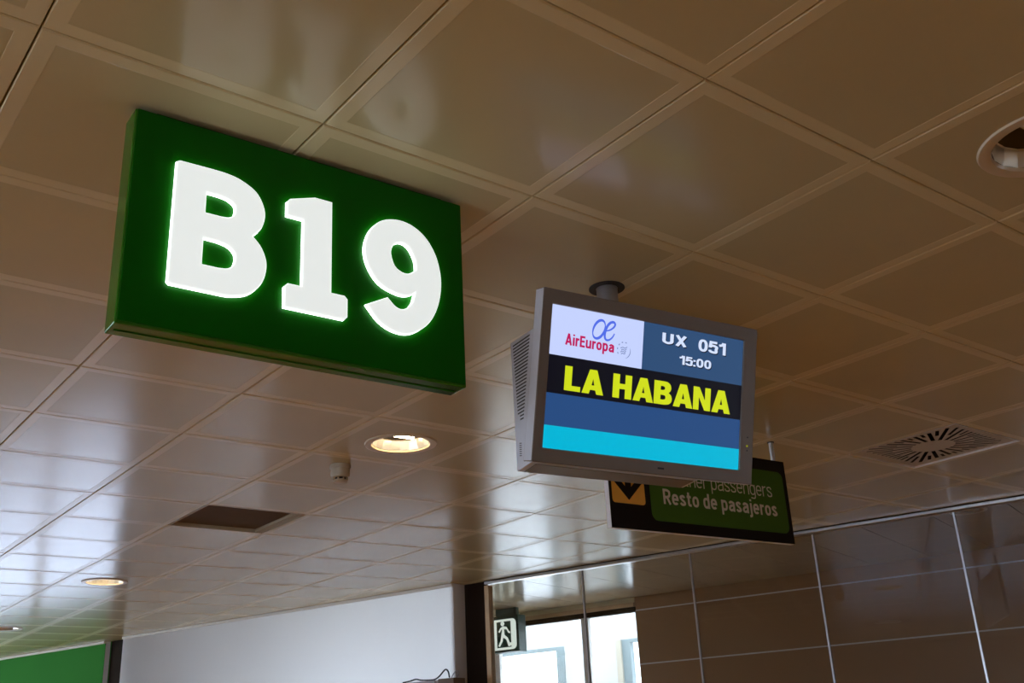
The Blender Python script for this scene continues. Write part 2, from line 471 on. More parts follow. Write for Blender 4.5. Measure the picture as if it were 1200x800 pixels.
# ------------------------------------------------------------------ gate sign
M['sign_green'] = mat('sign_green_gloss', (0.030, 0.16, 0.012), 0.16, ior=1.5, noise=0.04, nscale=6)
M['sign_face'] = mat('sign_face_green_acrylic', (0.002, 0.11, 0.0015), 0.35, noise=0.03, nscale=6, spec=0.12)
M['letter'] = mat('lit_letter_face', (0.8, 0.8, 0.8), 0.4, emit=(0.91, 0.99, 0.98), es=0.70)
M['letter_rim'] = mat('lit_letter_rim', (0.8, 0.8, 0.8), 0.4, emit=(0.92, 1.0, 0.98), es=0.95)
M['letter_side'] = mat('lit_letter_side', (0.8, 0.8, 0.8), 0.4, emit=(0.90, 1.0, 0.97), es=3.2)
a = -0.0265
SX, SY = Vector((math.cos(a), math.sin(a), 0)), Vector((-math.sin(a), math.cos(a), 0))
SWD, SHT, SDP = 0.8272, 0.4959, 0.073
sg = empty('gate_sign', frame_mtx(SX, SY, (0, 0, 1), (0.8307, 0.7387, H - 0.012 - SHT)),
           'green illuminated gate sign box with white raised B19 hanging from ceiling', 'sign')
MB().box(0, SWD, 0.004, SDP, 0, SHT).build('sign_body', M['sign_green'], sg, bevel=0.003)
MB().box(0.004, SWD - 0.004, 0.0, 0.006, 0.006, SHT - 0.002).build('face_panel', M['sign_face'], sg, bevel=0.0015)
MB().box(0.01, SWD - 0.01, 0.040, 0.046, -0.0025, 0.001).build('cover_lip', M['sign_green'], sg)
MB().box(0.05, SWD - 0.05, 0.02, SDP - 0.01, SHT - 0.001, SHT + 0.012).build('mounting_rail', M['dark_post'], sg)
LB = [[(0.0935, 0.3835, 1), (0.0985, 0.3868, 1), (0.170, 0.3878, 1), (0.205, 0.3865, 0), (0.2371, 0.379, 0), (0.272, 0.358, 0), (0.2905, 0.318, 0), (0.2845, 0.279, 0), (0.264, 0.2530, 1),
       (0.287, 0.228, 0), (0.2995, 0.1915, 0), (0.291, 0.148, 0), (0.263, 0.116, 0), (0.225, 0.1035, 0), (0.195, 0.1020, 1), (0.0975, 0.1020, 1), (0.0935, 0.1055, 1)],
      [(0.157, 0.3325, 1), (0.185, 0.3325, 1), (0.208, 0.329, 0), (0.2245, 0.318, 0), (0.2275, 0.304, 0), (0.2235, 0.289, 0), (0.212, 0.281, 0), (0.195, 0.2785, 1), (0.157, 0.2785, 1)],
      [(0.157, 0.2235, 1), (0.190, 0.2225, 1), (0.214, 0.2175, 0), (0.2295, 0.205, 0), (0.2335, 0.190, 0), (0.2290, 0.171, 0), (0.216, 0.160, 0), (0.195, 0.1565, 1), (0.157, 0.1565, 1)]]
L1 = [[(0.347, 0.3600, 1), (0.3535, 0.3680, 1), (0.413, 0.3885, 1), (0.4535, 0.3885, 1), (0.4555, 0.1580, 1), (0.4905, 0.1580, 1), (0.4965, 0.1520, 1), (0.4965, 0.1110, 1), (0.4905, 0.1045, 1), (0.3485, 0.1045, 1), (0.3475, 0.1500, 1), (0.3545, 0.1575, 1), (0.3890, 0.1575, 1), (0.3880, 0.3285, 1), (0.3475, 0.3285, 1)]]
L9 = [[(0.629, 0.3905, 0), (0.672, 0.3860, 0), (0.711, 0.3610, 0), (0.7385, 0.3160, 0), (0.7495, 0.2556, 0), (0.7395, 0.1919, 0), (0.7120, 0.1400, 0), (0.6650, 0.1055, 0), (0.622, 0.1020, 0), (0.5830, 0.1180, 0), (0.5510, 0.1515, 1),
       (0.6025, 0.1790, 1), (0.6250, 0.1600, 0), (0.6480, 0.1590, 0), (0.6700, 0.1790, 0), (0.6820, 0.2170, 1), (0.6590, 0.2015, 0), (0.6290, 0.1990, 0), (0.5830, 0.2150, 0), (0.5530, 0.2535, 0), (0.5440, 0.2971, 0), (0.5570, 0.3420, 0), (0.5870, 0.3760, 0)],
      [(0.6100, 0.3000, 0), (0.6180, 0.3250, 0), (0.6400, 0.3370, 0), (0.6640, 0.3280, 0), (0.6810, 0.2980, 0), (0.6840, 0.2700, 1), (0.6620, 0.2545, 0), (0.6400, 0.2545, 0), (0.6200, 0.2680, 0)]]
for nm, loops in (('B', LB), ('1', L1), ('9', L9)):
    me = curve_mesh('letter', [smooth_run(l) for l in loops], 0.0035, 0.003, 2)
    setmat(me, [M['letter'], M['letter_side'], M['letter_rim']])
    for p in me.polygons:
        p.material_index = 0 if p.normal.z > 0.98 else (2 if p.normal.z > 0.15 else 1)
    for v in me.vertices:
        v.co = (v.co.x, -0.0062 - v.co.z, v.co.z * 0 + v.co.y)
    o = link('letter', me, sg); o['label'] = 'white lit raised character ' + nm

# ------------------------------------------------------------------ flight monitor
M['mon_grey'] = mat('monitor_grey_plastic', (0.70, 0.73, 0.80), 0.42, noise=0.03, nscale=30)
M['mon_front_shade'] = mat('monitor_plastic_front_shade', (0.20, 0.165, 0.14), 0.40, noise=0.03, nscale=30)  # same plastic as the sides; the front's shade is in the colour
M['slot'] = mat('vent_slot_dark', (0.03, 0.03, 0.035), 0.7, noise=0.1)
M['pole'] = mat('grey_metal_pole', (0.42, 0.40, 0.40), 0.35, 0.6, noise=0.04)
ma, mb = -0.128, 0.245
U = Vector((math.cos(ma), math.sin(ma), 0)); NN = Vector((math.sin(ma), -math.cos(ma), 0))
V = math.cos(mb) * Vector((0, 0, -1)) - math.sin(mb) * NN
BK = U.cross(V)
MO = Vector((2.313, 0.734, 2.551))
MM = frame_mtx(U, BK, -V, MO); MI = MM.inverted()
mon = empty('flight_monitor', MM, 'grey flight information screen on a ceiling pole showing LA HABANA', 'monitor')
bw_, bh_ = 0.38, 0.2335
sx0, sx1, sz0, sz1 = -0.349, 0.331, -0.1945, 0.1925
bz = MB()
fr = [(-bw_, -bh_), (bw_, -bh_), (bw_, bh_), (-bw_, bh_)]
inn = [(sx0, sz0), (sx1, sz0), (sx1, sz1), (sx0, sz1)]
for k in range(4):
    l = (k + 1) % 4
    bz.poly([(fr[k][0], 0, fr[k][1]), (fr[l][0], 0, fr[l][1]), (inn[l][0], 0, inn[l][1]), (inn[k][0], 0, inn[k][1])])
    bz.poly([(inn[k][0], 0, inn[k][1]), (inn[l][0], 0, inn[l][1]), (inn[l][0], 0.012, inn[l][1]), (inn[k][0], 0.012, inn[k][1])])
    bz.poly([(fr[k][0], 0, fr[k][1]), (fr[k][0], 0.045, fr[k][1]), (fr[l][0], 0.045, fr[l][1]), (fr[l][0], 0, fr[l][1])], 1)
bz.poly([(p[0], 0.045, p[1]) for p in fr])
bezel = bz.build('bezel', [M['mon_front_shade'], M['mon_grey']], mon, bevel=0.003)
# upright rear housing (profile in Y back / Z up), left end flush with the bezel
prof = [(0.03, 0.1300), (0.168, 0.0965), (0.076, -0.2595), (0.004, -0.2345), (0.03, -0.2300)]
def extr(profile, x0, x1):
    m = MB(); n = len(profile)
    m.poly([(x0, y, z) for y, z in profile]); m.poly([(x1, y, z) for y, z in profile])
    for k in range(n):
        l = (k + 1) % n
        m.poly([(x0, *profile[k]), (x0, *profile[l]), (x1, *profile[l]), (x1, *profile[k])])
    return m
hou = extr(prof, -bw_ + 0.002, 0.185).build('housing', M['mon_grey'], mon, bevel=0.003)
# shallow tray under the housing and lip
tr = extr([(0.012, -0.2385), (0.070, -0.2585), (0.0705, -0.2600), (0.0125, -0.2400)], -bw_ + 0.02, 0.17)
tr.build('underside_cover', M['mon_front_shade'], hou)
# upper louvre slots on the left cheek
sl = MB()
for k in range(24):
    z = 0.097 - 0.0098 * k
    f = k / 23
    y0 = 0.062 - 0.0 * f; y1 = 0.150 - 0.062 * f + (0.0 if k < 22 else -0.01)
    for_x = -bw_ + 0.0012
    z0 = z + 0.006; z1 = z - 0.020
    zz = lambda y: z + 0.012 - 0.26 * (y - 0.06)
    sl.hexa([(for_x, y0, zz(y0) - 0.0018), (for_x + 0.003, y0, zz(y0) - 0.0018), (for_x + 0.003, y1, zz(y1) - 0.0018), (for_x, y1, zz(y1) - 0.0018),
             (for_x, y0, zz(y0) + 0.0018), (for_x + 0.003, y0, zz(y0) + 0.0018), (for_x + 0.003, y1, zz(y1) + 0.0018), (for_x, y1, zz(y1) + 0.0018)])
sl.build('vent_slots', M['slot'], hou)
sl = MB()
for k in range(7):
    z = -0.186 - 0.0055 * k
    sl.box(-bw_ + 0.0012, -bw_ + 0.004, 0.062 - 0.001 * k, 0.073 - 0.001 * k, z, z + 0.0022)
sl.build('speaker_slots', M['slot'], hou)
# buttons, indicator and badge on the bezel
for z in (-0.098, -0.137):
    MB().box(0.354, 0.358, -0.001, 0.001, z, z + 0.004).build('button', M['slot'], bezel)
MB().box(0.353, 0.358, -0.0012, 0.001, -0.124, -0.119).build('power_light', emat('power_led', srgb(190, 200, 20), 0.9), bezel)
MB().box(0.030, 0.052, -0.0008, 0.001, -0.2175, -0.2125).build('badge', M['slot'], bezel)
# picture
E_ = lambda n, c, s=1.0: emat(n, srgb(*c), s)
def slab(name, x0, x1, z0, z1, y, m, parent):
    return MB().box(x0, x1, y, y + 0.0006, z0, z1).build(name, m, parent)
scr = slab('screen', sx0, sx1, sz0, sz1, 0.008, E_('screen_blue', (40, 76, 128)), mon)
LXB = -0.0395
slab('logo_field', sx0, LXB, 0.0565, sz1, 0.0072, E_('screen_white', (198, 211, 255), 1.0), scr)
slab('flight_field', LXB, sx1, 0.0565, sz1, 0.0072, E_('screen_slate', (47, 78, 118)), scr)
slab('destination_band', sx0, sx1, -0.0465, 0.0565, 0.0072, E_('screen_black', (14, 14, 24)), scr)
slab('cyan_band', sx0, sx1, sz0, -0.1330, 0.0072, E_('screen_cyan', (0, 182, 216)), scr)

# heavy grotesque capitals drawn as polygons in a unit box
def glyph(ch):
    if ch == 'L': return 0.60, [[(0, 0), (0.60, 0), (0.60, 0.21), (0.27, 0.21), (0.27, 1), (0, 1)]]
    if ch == 'H': return 0.74, [[(0, 0), (0.26, 0), (0.26, 0.39), (0.48, 0.39), (0.48, 0), (0.74, 0), (0.74, 1), (0.48, 1), (0.48, 0.61), (0.26, 0.61), (0.26, 1), (0, 1)]]
    if ch == 'N': return 0.74, [[(0, 0), (0.24, 0), (0.24, 0.56), (0.49, 0), (0.74, 0), (0.74, 1), (0.50, 1), (0.50, 0.44), (0.25, 1), (0, 1)]]
    if ch == 'A': return 0.82, [[(0, 0), (0.27, 0), (0.315, 0.165), (0.51, 0.165), (0.555, 0), (0.82, 0), (0.55, 1), (0.27, 1)], [(0.362, 0.36), (0.463, 0.36), (0.412, 0.63)]]
    if ch == 'B':
        o = [(0, 0, 1), (0.42, 0, 1), (0.60, 0.035, 0), (0.71, 0.13, 0), (0.74, 0.28, 0), (0.70, 0.43, 0), (0.60, 0.52, 1), (0.675, 0.62, 0), (0.70, 0.74, 0), (0.66, 0.89, 0), (0.55, 0.98, 0), (0.42, 1, 1), (0, 1, 1)]
        i1 = [(0.27, 0.62, 1), (0.36, 0.62, 1), (0.425, 0.65, 0), (0.445, 0.705, 0), (0.425, 0.765, 0), (0.36, 0.79, 1), (0.27, 0.79, 1)]
        i2 = [(0.27, 0.21, 1), (0.38, 0.21, 1), (0.455, 0.24, 0), (0.475, 0.31, 0), (0.455, 0.385, 0), (0.38, 0.41, 1), (0.27, 0.41, 1)]
        return 0.74, [smooth_run(x) for x in (o, i1, i2)]
def poly_text(txt, gap=0.055, space=0.33):
    x = 0; loops = []
    for c in txt:
        if c == ' ': x += space; continue
        w, ls = glyph(c)
        loops += [[(x + p[0], p[1]) for p in l] for l in ls]
        x += w + (gap if c != 'A' else gap * 0.4)
    return loops
def se(cx, cy, rx, ry, a0, a1, n=22, p=2.5):
    o = []
    for k in range(n + 1):
        a = math.radians(a0 + (a1 - a0) * k / n); c, q = math.cos(a), math.sin(a)
        o.append((cx + rx * math.copysign(abs(c) ** (2 / p), c), cy + ry * math.copysign(abs(q) ** (2 / p), q)))
    return o
def curvy(pts, per=6):
    out = []
    for i in range(len(pts) - 1):
        p0, p1, p2, p3 = pts[max(i - 1, 0)], pts[i], pts[i + 1], pts[min(i + 2, len(pts) - 1)]
        for k in range(per):
            t = k / per
            out.append(tuple(0.5 * (2 * p1[c] + (p2[c] - p0[c]) * t + (2 * p0[c] - 5 * p1[c] + 4 * p2[c] - p3[c]) * t * t + (3 * p1[c] - p0[c] - 3 * p2[c] + p3[c]) * t ** 3) for c in (0, 1)))
    return out + [pts[-1]]
def stroke_glyph(ch, w):
    """centre-line strokes of a condensed grotesque letter: (advance width, [polyline])"""
    h = w / 2; X = 0.73; B = 0.54; L = h; Rr = B - h; cx = B / 2; cy = X / 2; rx = (B - w) / 2; ry = (X - w) / 2; D = -0.27
    C = 0.60; CR = C - h
    bowl = se(cx, cy, rx, ry, 0, 360, 30)
    arch = curvy([(L, 0.42), (L + 0.05, 0.60), (cx + 0.02, X - h), (Rr - 0.02, 0.62), (Rr, 0.46), (Rr, 0.0)])
    g = {
        'o': (B, [bowl]), 'd': (B, [bowl, [(Rr, 0), (Rr, 1)]]), 'p': (B, [bowl, [(L, D), (L, X)]]),
        'g': (B, [bowl, curvy([(Rr, X), (Rr, 0.2), (Rr, -0.05), (Rr - 0.06, D + h + 0.03), (cx, D + h), (L + 0.02, D + h + 0.03)])]),
        'e': (B, [se(cx, cy, rx, ry, 0, 318, 26), [(L, cy + 0.005), (Rr + h, cy + 0.005)]]),
        's': (B - 0.04, [curvy([(Rr - 0.05, 0.54), (Rr - 0.12, X - h - 0.02), (cx - 0.02, X - h), (L + 0.03, X - h - 0.05), (L + 0.01, 0.52), (L + 0.10, 0.42), (Rr - 0.14, 0.32), (Rr - 0.05, 0.22), (Rr - 0.06, h + 0.05), (cx - 0.02, h), (L + 0.05, h + 0.03), (L - 0.01, 0.20)])]),
        't': (0.36, [curvy([(0.15, 0.94), (0.15, 0.4), (0.15, 0.18), (0.19, h + 0.02), (0.35, h)]), [(0.0, X - h), (0.35, X - h)]]),
        'a': (B, [curvy([(L + 0.02, 0.53), (L + 0.07, X - h - 0.03), (cx, X - h), (Rr - 0.04, X - h - 0.05), (Rr, 0.52), (Rr, 0.0)]), curvy([(Rr, 0.43), (cx, 0.405), (L + 0.06, 0.34), (L, 0.21), (L + 0.05, h + 0.03), (cx - 0.05, h), (Rr - 0.06, h + 0.06), (Rr, 0.22)])]),
        'j': (w + 0.06, [curvy([(h + 0.06, X), (h + 0.06, 0.1), (h + 0.06, -0.10), (h + 0.02, D + h + 0.03), (-0.04, D + h)]), [(h + 0.06, 0.86), (h + 0.06, 1.0)]]),
        'i': (w, [[(h, 0), (h, X)], [(h, 0.86), (h, 1.0)]]), 'l': (w, [[(h, 0), (h, 1)]]),
        'r': (0.35, [[(L, 0), (L, X)], curvy([(L, 0.42), (L + 0.05, 0.60), (0.22, X - h - 0.02), (0.36, X - h)])]),
        'n': (B, [[(L, 0), (L, X)], arch]), 'h': (B, [[(L, 0), (L, 1)], arch]),
        'u': (B, [[(Rr, 0), (Rr, X)], [(B - x, X - y) for x, y in arch]]),
        'R': (C, [[(L, 0), (L, 1)], curvy([(L, 1 - h), (0.32, 1 - h), (CR - 0.03, 0.93 - h), (CR, 0.75), (CR - 0.03, 0.56), (0.32, 0.47), (L, 0.47)]), [(0.30, 0.47), (CR + 0.03, 0)]]),
        'E': (0.50, [[(L, 0), (L, 1)], [(0, 1 - h), (0.5, 1 - h)], [(0, 0.52), (0.46, 0.52)], [(0, h), (0.5, h)]]),
        'A': (0.64, [[(h * 0.9, 0), (0.32, 1)], [(0.64 - h * 0.9, 0), (0.32, 1)], [(0.14, 0.28), (0.50, 0.28)]]),
        'U': (0.66, [curvy([(L, 1), (L, 0.45), (L, 0.30), (L + 0.05, h + 0.08), (0.33, h), (0.66 - L - 0.05, h + 0.08), (0.66 - L, 0.30), (0.66 - L, 0.45), (0.66 - L, 1)])]),
        'X': (0.68, [[(h, 0), (0.68 - h, 1)], [(h, 1), (0.68 - h, 0)]]),
        '0': (0.58, [se(0.29, 0.5, 0.29 - h, 0.5 - h, 0, 360, 30, 2.4)]),
        '1': (0.46, [[(0.46 - h, 0), (0.46 - h, 1)], curvy([(0.03, 0.74), (0.17, 0.78), (0.27, 0.87), (0.31, 1.0)])]),
        '5': (0.57, [[(0.53, 1 - h), (0.11, 1 - h)], [(0.15, 1), (0.09, 0.46)], curvy([(0.10, 0.52), (0.20, 0.62), (0.34, 0.63), (0.50, 0.54), (0.57 - h, 0.34), (0.47, 0.13), (0.28, h), (0.12, h + 0.05), (h - 0.02, 0.26)])]),
        ':': (w, [[(h, 0.02), (h, 0.02 + w)], [(h, 0.56), (h, 0.56 + w)]]),
    }
    return g[ch]
def stroke_text(name, body, w, gap=0.10, space=0.28):
    m = MB(); x = 0
    for ch in body:
        if ch == ' ': x += space; continue
        adv, st = stroke_glyph(ch, w)
        for k, line in enumerate(st):
            L, R = [], []
            for i, p in enumerate(line):
                q0 = line[max(i - 1, 0)]; q1 = line[min(i + 1, len(line) - 1)]
                if line[0] == line[-1] or math.dist(line[0], line[-1]) < 1e-6:
                    q0 = line[i - 1] if i else line[-2]; q1 = line[i + 1] if i < len(line) - 1 else line[1]
                dx, dy = q1[0] - q0[0], q1[1] - q0[1]; n = math.hypot(dx, dy) or 1
                L.append((p[0] + x - dy / n * w / 2, p[1] + dx / n * w / 2, 0.0)); R.append((p[0] + x + dy / n * w / 2, p[1] - dx / n * w / 2, 0.0))
            for i in range(len(line) - 1):
                m.poly([L[i], L[i + 1], R[i + 1], R[i]])
        x += adv + gap
    return m.mesh(name, [])
def onscreen(name, me, x0, x1, z0, z1, m, y=0.0066, shear=0.0):
    fit_xz(me, x0, x1, z0, z1, y, shear); setmat(me, m)
    return link(name, me, scr)
YEL = E_('screen_yellow', (208, 222, 28)); TXW = E_('screen_text_white', (214, 226, 255)); SHD = E_('screen_shadow', (10, 14, 30))
onscreen('destination_text', curve_mesh('destination_text', poly_text('LA HABANA'), 0), -0.2925, 0.2900, -0.0345, 0.0320, YEL)
for nm, m, dx, dz, y in (('text_shadow', SHD, 0.0028, -0.0028, 0.0069), ('flight_text', TXW, 0, 0, 0.0066)):
    onscreen(nm, stroke_text(nm, 'UX', 0.20), 0.027 + dx, 0.116 + dx, 0.139 + dz, 0.173 + dz, m, y)
    onscreen(nm, stroke_text(nm, '051', 0.19, 0.06), 0.160 + dx, 0.264 + dx, 0.137 + dz, 0.174 + dz, m, y)
    onscreen(nm, stroke_text(nm, '15:00', 0.19, 0.06), 0.092 + dx, 0.211 + dx, 0.0885 + dz, 0.1150 + dz, m, y)
RED = E_('logo_red', (190, 28, 92)); BLU = E_('logo_blue', (82, 110, 232)); GRY = E_('logo_grey', (120, 135, 185))
onscreen('airline_text', stroke_text('airline_text', 'AirEuropa', 0.185, 0.075), -0.2985, -0.1375, 0.0800, 0.1205, RED)
def ribbon(pts, widths):
    """flat stroke of varying width around a centre line, in X/Z"""
    m = MB(); L = []; R = []
    for i, p in enumerate(pts):
        q0 = pts[max(i - 1, 0)]; q1 = pts[min(i + 1, len(pts) - 1)]
        dx, dy = q1[0] - q0[0], q1[1] - q0[1]; n = math.hypot(dx, dy) or 1
        w = widths[i] if not callable(widths) else widths(i / (len(pts) - 1))
        L.append((p[0] - dy / n * w / 2, p[1] + dx / n * w / 2)); R.append((p[0] + dy / n * w / 2, p[1] - dx / n * w / 2))
    for i in range(len(pts) - 1):
        m.poly(flat_xz([L[i], L[i + 1], R[i + 1], R[i]], 0.0066))
    return m
def arc(cx, cz, rx, rz, a0, a1, n=28, sh=0.0):
    return [(cx + rx * math.cos(math.radians(a0 + (a1 - a0) * k / n)) + sh * rz * math.sin(math.radians(a0 + (a1 - a0) * k / n)), cz + rz * math.sin(math.radians(a0 + (a1 - a0) * k / n))) for k in range(n + 1)]
mk = ribbon(arc(-0.1915, 0.1465, 0.0185, 0.0265, 40, 400, 40, 0.30), lambda t: 0.0034 + 0.0042 * abs(math.sin(PI * (t * 2 + 0.05))))
mk.build('airline_mark', BLU, scr)
ep = [(-0.1690, 0.1450), (-0.1550, 0.1500), (-0.1430, 0.1590), (-0.1385, 0.1680), (-0.1440, 0.1735), (-0.1545, 0.1705), (-0.1640, 0.1600), (-0.1700, 0.1450), (-0.1715, 0.1310), (-0.1670, 0.1215), (-0.1570, 0.1215), (-0.1460, 0.1300), (-0.1390, 0.1420)]
def dense(pts, per=5):
    out = []
    for i in range(len(pts) - 1):
        p0, p1, p2, p3 = pts[max(i - 1, 0)], pts[i], pts[i + 1], pts[min(i + 2, len(pts) - 1)]
        for k in range(per):
            t = k / per
            out.append(tuple(0.5 * (2 * p1[c] + (p2[c] - p0[c]) * t + (2 * p0[c] - 5 * p1[c] + 4 * p2[c] - p3[c]) * t * t + (3 * p1[c] - p0[c] - 3 * p2[c] + p3[c]) * t ** 3) for c in (0, 1)))
    return out + [pts[-1]]
ribbon(dense(ep), lambda t: 0.0034 + 0.0042 * math.sin(PI * t)).build('airline_mark', BLU, scr)
em = ribbon(arc(-0.1035, 0.1000, 0.0215, 0.0225, -75, 25, 16), lambda t: 0.0022 * math.sin(PI * min(max(t, 0.05), 0.95)) + 0.0003)
for k in range(5):
    a0 = 70 + 32 * k
    seg = ribbon(arc(-0.1035, 0.1000, 0.0225, 0.0230, a0, a0 + 13, 3), lambda t: 0.0028)
    b = len(em.v); em.v += seg.v; em.f += [tuple(b + i for i in f) for f in seg.f]; em.m += seg.m
for k in range(4):
    z = 0.1080 - 0.0055 * k
    seg = ribbon(dense([(-0.1160 + 0.003 * (k % 2), z - 0.003), (-0.1080, z + 0.0005), (-0.1020, z - 0.0015), (-0.0930 - 0.002 * k, z + 0.003)]), lambda t: 0.0022)
    b = len(em.v); em.v += seg.v; em.f += [tuple(b + i for i in f) for f in seg.f]; em.m += seg.m
em.build('alliance_mark', GRY, scr)
# pole and dark cut-out in the ceiling (vertical in the world)
def to_mon(m):
    m.v = [tuple(MI @ Vector(p)) for p in m.v]; return m
px, py = 2.353, 0.925
to_mon(MB().lathe([(0.0, 2.60), (0.033, 2.60), (0.033, H + 0.03), (0.0, H + 0.03)], 28, c=(px, py))).build('pole', M['pole'], mon, smooth=True)
to_mon(MB().lathe([(0.034, H - 0.0015), (0.056, H - 0.0015), (0.056, H + 0.004), (0.034, H + 0.004)], 28, c=(px, py))).build('ceiling_collar', M['slot'], mon)
to_mon(MB().box(px - 0.07, px + 0.07, py - 0.07, py + 0.06, 2.585, 2.66)).build('pole_bracket', M['mon_front_shade'], mon, bevel=0.005)

# ------------------------------------------------------------------ hanging direction sign
M['dir_black'] = mat('sign_black_face', (0.010, 0.006, 0.004), 0.6, noise=0.05, spec=0.1)
M['dir_green'] = mat('sign_green_field', (0.055, 0.125, 0.012), 0.6, noise=0.03, spec=0.1)
M['dir_yellow'] = mat('sign_yellow_field', (0.80, 0.36, 0.02), 0.5, noise=0.03)
M['dir_text'] = mat('sign_text_offwhite', (0.66, 0.58, 0.44), 0.5, noise=0.02)
M['dir_edge'] = mat('sign_alu_edge', (0.80, 0.80, 0.84), 0.4, 0.0, noise=0.02)
da = -0.0666
DX, DY = Vector((math.cos(da), math.sin(da), 0)), Vector((-math.sin(da), math.cos(da), 0))
DW, DH = 1.0932, 0.3931
dsn = empty('direction_sign', frame_mtx(DX, DY, (0, 0, 1), Vector((3.2117, 1.8975, 2.8542 - DH))),
            'black hanging direction sign with green field reading Resto de pasajeros', 'sign')
MB().box(0, DW, 0.001, 0.028, 0, DH).build('sign_body', M['dir_edge'], dsn, bevel=0.001)
def plate(name, loops, y, th, m, parent):
    me = curve_mesh(name, loops, th / 2)
    for v in me.vertices: v.co = (v.co.x, y - v.co.z, v.co.y)
    return link(name, setmat(me, m), parent)
plate('face_panel', [[(0.0015, 0), (DW - 0.0015, 0), (DW - 0.0015, DH), (0.0015, DH)]], 0.0005, 0.002, M['dir_black'], dsn)
gp_ = plate('green_field', [rrect(0.225, 1.067, 0.046, 0.338, 0.034)], -0.0010, 0.001, M['dir_green'], dsn)
yp_ = plate('yellow_field', [rrect(0.0155, 0.194, 0.1065, 0.285, 0.014)], -0.0010, 0.001, M['dir_yellow'], dsn)
plate('down_arrow', [[(0.1045, 0.122), (0.180, 0.197), (0.180, 0.236), (0.121, 0.180), (0.121, 0.272), (0.088, 0.272), (0.088, 0.180), (0.029, 0.236), (0.029, 0.197)]], -0.0018, 0.0006, M['dir_black'], yp_)
def sign_text(name, body, w, x0, x1, z0, z1):
    words = body.split(); x = 0; ms = []
    for wd in words:
        me = stroke_text(name, wd, w, 0.10)
        for q in me.vertices: q.co.x += x
        x += sum(stroke_glyph(c, w)[0] + 0.10 for c in wd) + 0.28; ms.append(me)
    A = [q.co.copy() for me in ms for q in me.vertices]
    ax, bx, ay, by = min(q.x for q in A), max(q.x for q in A), min(q.y for q in A), max(q.y for q in A)
    for me, wd in zip(ms, words):
        for q in me.vertices:
            q.co = (x0 + (q.co.x - ax) / (bx - ax) * (x1 - x0), -0.0018, z0 + (q.co.y - ay) / (by - ay) * (z1 - z0))
        setmat(me, M['dir_text']); o = link(name, me, gp_); o['label'] = 'off-white lettering ' + wd
sign_text('sign_text', 'Resto de pasajeros', 0.165, 0.2975, 1.0000, 0.1040, 0.1895)
sign_text('sign_text', 'All other passengers', 0.09, 0.2975, 0.9810, 0.1930, 0.2790)
def to_dir(m):
    mi = frame_mtx(DX, DY, (0, 0, 1), Vector((3.2117, 1.8975, 2.8542 - DH))).inverted()
    m.v = [tuple(mi @ Vector(p)) for p in m.v]; return m
for xx in (0.055, DW - 0.055):
    MB().lathe([(0.0, DH - 0.002), (0.011, DH - 0.002), (0.011, H - 2.8542 + DH), (0.0, H - 2.8542 + DH)], 16, c=(xx, 0.013)).build('hanger_rod', M['alu'], dsn, smooth=True)
    MB().lathe([(0.011, H - 2.8542 + DH - 0.004), (0.016, H - 2.8542 + DH - 0.004), (0.016, H - 2.8542 + DH)], 16, c=(xx, 0.013)).build('ceiling_rosette', M['slot'], dsn)

# ------------------------------------------------------------------ ceiling fittings
M['ring'] = mat('downlight_ring_paint', (0.62, 0.50, 0.34), 0.3, noise=0.03)
M['reflector'] = mat('faceted_reflector', (0.90, 0.87, 0.80), 0.30, 0.9, noise=0.04)
M['lamp_on'] = mat('lamp_lit', (0.9, 0.9, 0.85), 0.3, emit=(1.0, 0.80, 0.52), es=45.0)
M['lamp_off'] = mat('lamp_unlit', (0.75, 0.75, 0.75), 0.2, noise=0.02)
def downlight(loc, on, label, r=0.165, power=275.0, group='round recessed downlights'):
    t = empty('downlight', loc, label, 'light', group)
    k = r / 0.165
    MB().lathe([(0.165 * k, 0.001), (0.162 * k, -0.005), (0.150 * k, -0.0065), (0.133 * k, -0.004), (0.129 * k, 0.004)], 48).build('trim_ring', M['ring'], t, smooth=True)
    MB().lathe([(0.129 * k, 0.004), (0.116 * k, 0.045), (0.092 * k, 0.085), (0.055 * k, 0.110), (0.0, 0.118)], 18).build('reflector', M['reflector'], t)
    for y in (-0.028 * k, 0.028 * k):
        MB().tube([(-0.085 * k, y, 0.050), (-0.03, y, 0.050), (0.03, y, 0.050), (0.085 * k, y, 0.050)], 0.011, 10).build('lamp_tube', M['lamp_on'] if on else M['lamp_off'], t, smooth=True)
    if on:
        l = bpy.data.lights.new('downlight_glow', 'SPOT'); l.energy = power; l.color = (1.0, 0.66, 0.25)
        l.spot_size = math.radians(95); l.spot_blend = 0.7; l.shadow_soft_size = 0.05
        lo = bpy.data.objects.new('downlight_glow', l); COL.objects.link(lo); lo.parent = t; lo.location = (0, 0, 0.03)
    return t
cen = lambda i, j: ((i + 0.5) * T, (j + 0.5) * T, H)
downlight(cen(4, 4), True, 'lit recessed downlight beside the smoke detector, below the green gate sign', power=380)
downlight(cen(4, 11), True, 'lit recessed downlight in the ceiling near the green wall', power=380)
downlight(cen(4, -1), False, 'unlit recessed downlight cut by the right edge of the picture')
downlight(cen(4, 16), False, 'small unlit recessed downlight farthest away at the left edge')
LAB = {(-2, -1): 'added unseen downlight left of the viewpoint, level with the unlit one', (-2, 4): 'added unseen downlight left of the picture, level with the gate sign',
       (-2, -6): 'added unseen downlight behind the viewpoint, leftmost of three', (4, -6): 'added unseen downlight behind the viewpoint, middle of three',
       (9, -6): 'added unseen downlight behind the viewpoint, rightmost of three', (9, -2): 'added unseen downlight right of the picture near the glass partition'}
for i, j in ((-2, -1), (-2, 4), (-2, -6), (4, -6), (9, -6), (9, -2)):  # unseen downlights added to warm the ceiling by floor bounce
    downlight(cen(i, j), True, LAB[(i, j)], group='added unseen downlights')
